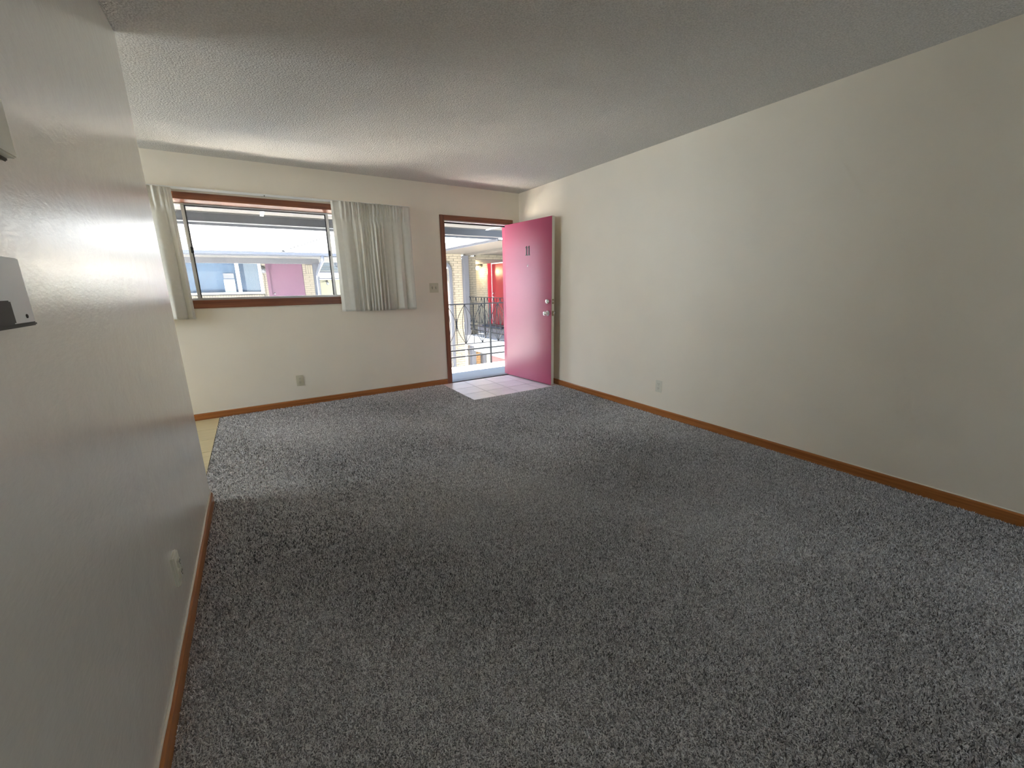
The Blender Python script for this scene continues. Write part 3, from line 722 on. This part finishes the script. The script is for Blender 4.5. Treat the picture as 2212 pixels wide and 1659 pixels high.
# arch trim: grey rounded corner frame
ar = MB(); pts_o = []; pts_i = []
xo, xi = 1.475, 1.405; ztop = 1.885; ro = 0.24; ri = 0.17
for a in range(9):
    t = math.pi / 2 * a / 8
    pts_o.append((xo - ro + ro * math.cos(t), ztop - ro + ro * math.sin(t))); pts_i.append((xi - ri + ri * math.cos(t), ztop - 0.07 - ri + ri * math.sin(t)))
pts_o = [(xo, -2.9)] + pts_o + [(0.35, ztop)]; pts_i = [(xi, -2.9)] + pts_i + [(0.35, ztop - 0.07)]
k = len(pts_o)
for yy0, yy1 in ((YF - 0.07, YF + 0.02),):
    vs = [(x, yy0, z) for x, z in pts_o] + [(x, yy0, z) for x, z in pts_i] + [(x, yy1, z) for x, z in pts_o] + [(x, yy1, z) for x, z in pts_i]
    fs = []
    for i in range(k - 1):
        fs += [(i, i + 1, k + i + 1, k + i), (2 * k + i, 3 * k + i, 3 * k + i + 1, 2 * k + i + 1), (i, 2 * k + i, 2 * k + i + 1, i + 1), (k + i, k + i + 1, 3 * k + i + 1, 3 * k + i)]
    ar.add(vs, fs)
ar.build('arch_trim', M['post'], rw, label='grey blue rounded trim around the tall opening')
sc_ = MB()
for i in range(9):
    (x0, z0), (x1, z1) = pts_i[i], pts_i[i + 1]
    sc_.add([(x0 - 0.001, YF + 0.02, z0), (x1 - 0.001, YF + 0.02, z1), (x1 - 0.001, YF + 0.32, z1), (x0 - 0.001, YF + 0.32, z0),
             (x0 + 0.02, YF + 0.02, z0), (x1 + 0.02, YF + 0.02, z1), (x1 + 0.02, YF + 0.32, z1), (x0 + 0.02, YF + 0.32, z0)], [(0, 1, 2, 3), (7, 6, 5, 4)])
sc_.build('arch_reveal', M['white'], rw)
brick_wall('beyond', rw, 'x', 7.4, 0.6, 1.9, -2.9, 2.6, -1, M['brick_pale'], single=False)
# posts
for (x0, x1, y0, y1, z0, z1) in ((1.80, 1.93, 5.50, 5.655, ZW, 2.05), (1.93, 2.06, 5.50, 5.655, -2.9, -0.42), (2.28, 2.40, 5.50, 5.655, -2.9, -0.42)):
    MB().box(x0, x1, y0, y1, z0, z1).build('post', M['post'], rw, label='slim square grey post')
# eave of the right wing, running along y
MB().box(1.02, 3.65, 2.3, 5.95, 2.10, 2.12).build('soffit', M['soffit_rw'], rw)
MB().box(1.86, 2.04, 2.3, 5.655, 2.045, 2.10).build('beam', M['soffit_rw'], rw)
MB().box(1.0, 1.02, 2.3, 5.95, 2.095, 2.19).build('fascia', M['gutter'], rw)
MB().box(0.92, 1.0, 2.3, 5.95, 2.13, 2.20).build('gutter', M['gutter'], rw)
rs = 0.41
M['shingle_gap'] = mat('shingle_gap', (0.0110, 0.0118, 0.0130), 0.9, 0.1)
def courses(mb, o, du, dv, nrm, nu, nv, su, sv, lift=0.003):
    """stepped shingle courses on a plane: origin o, unit vectors du (along eave), dv (up slope)"""
    o = Vector(o); du = Vector(du); dv = Vector(dv); nrm = Vector(nrm)
    for r in range(nv):
        a = o + dv * (r * sv + 0.032 + 0.012 * random.random()); b_ = o + dv * ((r + 1) * sv + 0.01)
        off = 0.0 if r % 2 == 0 else su / 2
        nseg = nu
        for q in range(nseg):
            p0 = a + du * (q * su + 0.003); p1 = a + du * ((q + 1) * su - 0.003); p2 = b_ + du * ((q + 1) * su - 0.003); p3 = b_ + du * (q * su + 0.003)
            if off: 
                p0 += du * off; p1 += du * off; p2 += du * off; p3 += du * off
            l = lift * (0.7 + 0.6 * random.random())
            mb.add([p0 + nrm * l, p1 + nrm * l, p2, p3, p0, p1], [(0, 1, 2, 3), (4, 5, 1, 0)])
rf = MB()
rl = math.hypot(1, rs)
rf.add([(0.96, 2.0, 2.19), (0.96, 5.95, 2.19), (4.8, 5.95, 2.19 + 3.84 * rs), (4.8, 2.0, 2.19 + 3.84 * rs)], [(0, 3, 2, 1)])
rf.add([(0.96, 2.0, 2.16), (0.96, 5.95, 2.16), (4.8, 5.95, 2.16 + 3.84 * rs), (4.8, 2.0, 2.16 + 3.84 * rs)], [(0, 1, 2, 3)])
rf.add([(0.96, 5.95, 2.19), (0.96, 5.95, 2.16), (4.8, 5.95, 2.16 + 3.84 * rs), (4.8, 5.95, 2.19 + 3.84 * rs)], [(0, 1, 2, 3)])
roof = rf.build('roof', M['shingle_gap'], rw)
sh = MB(); courses(sh, (0.96, 2.0, 2.192), (0, 1, 0), (1 / rl, 0, rs / rl), (-rs / rl, 0, 1 / rl), 13, 28, 0.30, 0.145)
s_ = sh.build('shingles', M['shingle'], roof); s_['kind'] = 'stuff'
# recessed red door in the side wall
rd = empty('apartment_door', (XW, 6.94, ZW), 0, label='bright red apartment door in the brick wing beside the lit wall lamp', cat='door')
MB().box(-0.005, 0.17, 0.61, 0.635, 0, 2.10).build('side_jamb', M['red_jamb'], rd)
MB().box(0.0, 0.17, -0.66, -0.64, 0, 2.10).build('side_jamb', M['far_door_red'], rd)
MB().box(0.0, 0.17, -0.64, 0.64, 2.08, 2.10).build('head_jamb', M['far_door_red'], rd)
MB().cbox(0.15, 0.19, -0.60, 0.60, 0.02, 2.07, 0.004).build('leaf', M['far_door_red'], rd)
fm = MB(); fm.box(0.13, 0.155, 0.60, 0.64, 0, 2.08); fm.box(0.13, 0.155, -0.64, 0.64, 2.05, 2.08); fm.build('frame', M['white'], rd, label='thin white frame')
MB().lathe((0.15, 0.50, 1.10), (-1, 0, 0), [(0, 0.028), (0.02, 0.024), (0.05, 0.03), (0.06, 0.0)], 12).build('door_knob', M['chrome'], rd)
MB().lathe((0.15, 0.50, 0.98), (-1, 0, 0), [(0, 0.028), (0.02, 0.024), (0.05, 0.03), (0.06, 0.0)], 12).build('door_knob', M['chrome'], rd)
MB().box(-0.25, 0.17, -0.66, 0.66, 0, 0.06).build('step', M['post'], rd, label='low grey door step')
# lower red door
ld = empty('apartment_door', (XW, 6.9, -2.9), 0, label='red lower storey door glimpsed below the railing of the brick wing', cat='door')
MB().cbox(-0.05, -0.015, -0.55, 0.45, 0.02, 2.42, 0.004).build('leaf', M['far_door_red'], ld)
MB().box(-0.055, -0.012, 0.45, 0.50, 0, 2.42).build('frame', M['white'], ld)
MB().lathe((-0.05, 0.40, 1.0), (-1, 0, 0), [(0, 0.028), (0.02, 0.024), (0.05, 0.03), (0.06, 0.0)], 12).build('door_knob', M['chrome'], ld)
# wall lamp by the far door
def wall_lamp(loc, rz, label, glass_col):
    e = empty('wall_lamp', loc, rz, label=label, cat='lamp')
    MB().lathe((0, 0, 0), (0, -1, 0), [(0, 0.06), (0.01, 0.058), (0.025, 0.03), (0.03, 0.012)], 14).build('mount', M['slot'], e)
    MB().tube([(0, -0.02, 0), (0, -0.13, 0.01), (0, -0.17, -0.01)], 0.012, 8).build('arm', M['slot'], e)
    MB().lathe((0, -0.16, -0.02), (0, 0, -1), [(0, 0.02), (0.02, 0.05), (0.07, 0.065), (0.12, 0.05), (0.14, 0.0)], 16).build('shade', glass_col, e)
    return e
lg = bpy.data.materials.new('lit_lamp_glass'); lg.use_nodes = True
b = lg.node_tree.nodes['Principled BSDF']; b.inputs['Base Color'].default_value = (0.9, 0.85, 0.7, 1); b.inputs['Emission Color'].default_value = (1.0, 0.78, 0.42, 1); b.inputs['Emission Strength'].default_value = 6.0
wall_lamp((XW - 0.012, 7.95, 1.93), -math.pi / 2, 'small lit wall lamp beside the far red door', lg)
pl_d = bpy.data.lights.new('bulb', 'POINT'); pl_d.energy = 45; pl_d.color = (1.0, 0.78, 0.42); pl_d.shadow_soft_size = 0.06
pl_ = bpy.data.objects.new('bulb', pl_d); COL.objects.link(pl_); pl_.location = (XW - 0.25, 7.95, 1.72)

# ------------------------------------------------------------------ opposite wing (seen through the window)
ow = empty('apartment_building', (0, 0, 0), label='apartment wing across the courtyard with a pale shingle roof, seen through the window', cat='building')
YO = 9.5; XE = -1.46
ob = MB()
ob.box(-9, -5.45, YO, YO + 0.2, -2.9, 2.2); ob.box(-5.45, -2.85, YO, YO + 0.2, -2.9, 1.13); ob.box(-2.66, -1.76, YO + 0.1, YO + 0.2, -2.9, 2.2)
ob.box(-5.45, -2.66, YO, YO + 0.2, 2.06, 2.2); ob.box(XE - 0.06, XE, YO + 0.1, 14, -2.9, 2.1)
ob.build('wall', M['mortar'], ow)
brick_wall('pier', ow, 'x', YO, -2.85, -2.72, -0.2, 2.05, -1, M['brick'], single=True)
brick_wall('pier2', ow, 'x', YO, -1.76, -1.47, -0.2, 1.70, -1, M['brick'], single=True)
brick_wall('left', ow, 'x', YO - 0.001, -9, -5.5, -0.2, 2.05, -1, M['brick'], single=False)
# soldier bricks under the window and at the head of the pier
so = MB().box(-1.76, -1.47, YO, YO + 0.1, 1.70, 2.05).build('brick_wall', M['mortar'], ow)
sm_ = MB().box(-0.027, 0.027, -0.012, 0.0, -0.125, 0.125).mesh('brick', M['brick'])
sh2_ = MB().box(-0.04, 0.04, -0.012, 0.0, -0.027, 0.027).mesh('brick', M['brick'])
for i in range(5): place('brick', sh2_, so, (-1.715, YO, 1.735 + i * 0.063))
for i in range(3): place('brick', sm_, so, (-1.635 + i * 0.063, YO, 1.83))
sb = MB().box(-5.45, -2.85, YO - 0.03, YO, 1.13 - 0.26, 1.10).build('brick_wall', M['mortar'], ow)
for i in range(41): place('brick', sm_, sb, (-5.42 + i * 0.063, YO - 0.03, 0.975))
MB().box(-2.74, -2.66, YO - 0.02, YO + 0.1, ZW, 2.05).build('side_jamb', M['far_door'], ow, label='mauve door jamb')
fd = empty('apartment_door', (-2.21, YO, ZW), 0, label='pink red apartment door across the courtyard, seen through the window', cat='door')
MB().cbox(-0.45, 0.45, 0.04, 0.085, 0.01, 2.15, 0.004).build('leaf', M['far_door'], fd)
MB().lathe((-0.38, 0.04, 1.22), (0, -1, 0), [(0, 0.025), (0.02, 0.022), (0.045, 0.028), (0.055, 0.0)], 12).build('door_knob', M['chrome'], fd)
fwn = empty('apartment_window', (-4.15, YO, 1.13), 0, label='wide white framed apartment window across the courtyard with a pale blind', cat='window')
f_mb = MB(); f_mb.box(-1.3, 1.3, -0.03, 0.02, 0.0, 0.05); f_mb.box(-1.3, 1.3, -0.02, 0.02, 0.85, 0.93); f_mb.box(-1.3, -1.24, -0.02, 0.02, 0, 0.93); f_mb.box(1.22, 1.3, -0.02, 0.02, 0, 0.93)
f_mb.build('frame', M['white'], fwn)
MB().box(0.66, 0.75, -0.03, 0.02, 0.05, 0.86).build('mullion', M['white'], fwn)
MB().box(-0.62, -0.56, -0.02, 0.02, 0.05, 0.86).build('mullion', M['white'], fwn)
for a, b2 in ((-1.24, -0.62), (-0.56, 0.66), (0.75, 1.22)): MB().box(a, b2, 0.0, 0.004, 0.05, 0.86).build('pane', M['farglass'], fwn)
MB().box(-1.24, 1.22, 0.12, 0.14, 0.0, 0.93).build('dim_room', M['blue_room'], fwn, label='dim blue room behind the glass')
bl = MB()
for i in range(12): bl.box(0.87 + i * 0.03, 0.87 + i * 0.03 + 0.022, 0.05 + 0.006 * (i % 2), 0.055 + 0.006 * (i % 2), 0.06, 0.86)
bl.build('blind', M['blind'], fwn, label='pale vertical blind')
MB().box(0.35, 0.60, 0.09, 0.10, 0.44, 0.58).build('flat_panel', M['paper'], fwn)
MB().box(0.34, 0.60, 0.09, 0.10, 0.06, 0.41).build('flat_panel', M['white'], fwn, label='white panel standing in for a bright window across that room')  # white colour stands in for light from the room's far window
wall_lamp((-2.80, YO - 0.012, 1.86), 0, 'dark wall lamp on the brick pier beside the pink door across the courtyard', M['lampglass'])
cbw = MB(); cbw.tube([(-2.85, YO - 0.02, 2.0), (-2.83, YO - 0.02, 1.8), (-2.80, YO - 0.02, 1.6), (-2.81, YO - 0.02, 1.3), (-2.80, YO - 0.02, 0.8)], 0.007, 5); cbw.build('cable', M['slot'], ow)
# eave, beam, posts
MB().box(-9, XE, 8.1, YO, ZW - 0.3, ZW).build('slab', M['conc'], ow)
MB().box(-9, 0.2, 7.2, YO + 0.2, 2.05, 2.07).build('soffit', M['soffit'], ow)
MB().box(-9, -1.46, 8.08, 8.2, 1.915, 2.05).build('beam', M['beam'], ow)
MB().box(-1.635, -1.495, 8.06, 8.2, ZW - 0.1, 1.92).build('post', M['post'], ow, label='grey post at the end of the opposite walkway')
MB().box(-9, 0.2, 7.18, 7.2, 2.045, 2.145).build('fascia', M['gutter'], ow)
g = MB(); g.box(-9, 0.2, 7.10, 7.18, 2.075, 2.135); g.build('gutter', M['gutter'], ow)
g = MB(); g.tube([(-1.49, 7.14, 2.09), (-1.49, 7.16, 1.97), (-1.54, 7.55, 1.80), (-1.565, 7.95, 1.66), (-1.565, 8.0, 1.55), (-1.565, 8.0, -2.9)], 0.045, 8); g.build('downspout', M['gutter'], ow)
os_ = 0.33; ol = math.hypot(1, os_)
g = MB(); g.add([(-9, 7.12, 2.13), (0.2, 7.12, 2.13), (0.2, 15.1, 2.13 + 7.98 * os_), (-9, 15.1, 2.13 + 7.98 * os_)], [(0, 1, 2, 3)])
g.add([(-9, 7.12, 2.10), (0.2, 7.12, 2.10), (0.2, 15.1, 2.10 + 7.98 * os_), (-9, 15.1, 2.10 + 7.98 * os_)], [(3, 2, 1, 0)])
g.add([(-9, 15.1, 4.763), (0.2, 15.1, 4.763), (0.2, 23, 2.1), (-9, 23, 2.1)], [(0, 1, 2, 3)])
oroof = g.build('roof', M['shingle_gap'], ow, label='pale sunlit shingle roof')
sh = MB(); courses(sh, (-9, 7.12, 2.133), (1, 0, 0), (0, 1 / ol, os_ / ol), (0, -os_ / ol, 1 / ol), 31, 56, 0.30, 0.15, 0.003)
s_ = sh.build('shingles', M['shingle'], oroof); s_['kind'] = 'stuff'
# ridge of cap shingles running up the slope
hp = MB(); P0 = Vector((-2.37, 7.2, 2.155)); P1 = Vector((0.15, 10.45, 2.155 + 3.25 * os_)); dd = (P1 - P0); nn = 26
side = dd.cross(Vector((0, -os_, 1))).normalized()
for i in range(nn):
    a = P0 + dd * i / nn; b_ = P0 + dd * (i + 1.15) / nn
    hp.add([a - side * 0.06, a + Vector((0, 0, 0.04)), a + side * 0.06, b_ - side * 0.06, b_ + Vector((0, 0, 0.025)), b_ + side * 0.06], [(0, 1, 4, 3), (1, 2, 5, 4), (0, 2, 1)])
hp.build('ridge_caps', M['shingle'], oroof)

# ------------------------------------------------------------------ low building beyond, courtyard, tree
lb = empty('low_building', (0, 0, 0), label='low yellow building with a pale roof beyond the opposite wing', cat='building')
MB().box(-0.75, 3.2, 16, 20, -2.9, 1.64).build('wall', M['yellow'], lb)
MB().box(-0.8, 3.3, 15.7, 15.74, 1.64, 1.92).build('fascia', M['white'], lb)
MB().box(-0.8, 3.3, 15.64, 15.7, 1.66, 1.70).build('trim_strip', M['post'], lb)
MB().box(-0.8, 3.3, 15.6, 15.7, 1.92, 1.98).build('gutter', M['post'], lb)
g = MB(); g.add([(-0.8, 15.6, 1.98), (3.3, 15.6, 1.98), (3.3, 18.2, 2.9), (-0.8, 18.2, 2.9), (3.3, 20.6, 1.98), (-0.8, 20.6, 1.98)], [(0, 1, 2, 3), (3, 2, 4, 5), (1, 4, 2), (0, 3, 5)]); lr = g.build('roof', M['brick_pale'], lb)
sh = MB(); courses(sh, (-0.8, 15.6, 1.985), (1, 0, 0), (0, 0.9427, 0.3336), (0, -0.3336, 0.9427), 13, 13, 0.3, 0.2, 0.02)
s_ = sh.build('shingles', M['brick_pale'], lr); s_['kind'] = 'stuff'
g = MB(); g.lathe((0.35, 15.75, 2.16), (0, 0, 1), [(0, 0.03), (0.05, 0.10), (0.12, 0.13), (0.30, 0.13), (0.31, 0)], 14); g.build('roof_vent', M['gutter'], lb, label='blue grey rounded roof vent')
wall_lamp((-0.15, 15.99, 1.55), 0, 'pale globe lamp on the yellow wall', M['lampglass'])

MB().box(-14, 12, WT, 26, -3.05, -2.9).build('courtyard_ground', M['court'], label='sunlit concrete courtyard below the walkways', cat='ground', kind='structure')

tr = empty('tree', (5.6, 14.5, -2.9), 0, label='leafy tree top rising behind the shingle roof outside the open door', cat='tree')
tk = MB(); tk.tube([(0, 0, 0), (0.1, 0, 2.5), (0.0, 0.1, 4.4), (0.1, 0, 5.8)], [0.16, 0.12, 0.08, 0.02], 8)
for a in range(7):
    an = a * 0.9; tk.tube([(0, 0.05, 3.4 + 0.3 * a), (0.6 * math.cos(an), 0.6 * math.sin(an), 4.2 + 0.25 * a), (1.1 * math.cos(an), 1.1 * math.sin(an), 4.6 + 0.25 * a)], [0.05, 0.03, 0.01], 5)
tk.build('trunk', M['bark'], tr)
lv = MB()
for i in range(2600):
    while True:
        p = Vector((random.uniform(-1, 1), random.uniform(-1, 1), random.uniform(-1, 1)))
        if p.length < 1: break
    c = Vector((p.x * 1.7, p.y * 1.5, 4.9 + p.z * 1.25)); c.z += 0.2 * math.sin(c.x * 5)
    a = Vector((random.uniform(-1, 1), random.uniform(-1, 1), random.uniform(-1, 1))).normalized() * 0.06; b_ = a.orthogonal().normalized() * 0.035
    lv.add([c - a, c + b_, c + a, c - b_], [(0, 1, 2, 3)])
lv.build('foliage', M['leaf'], tr)
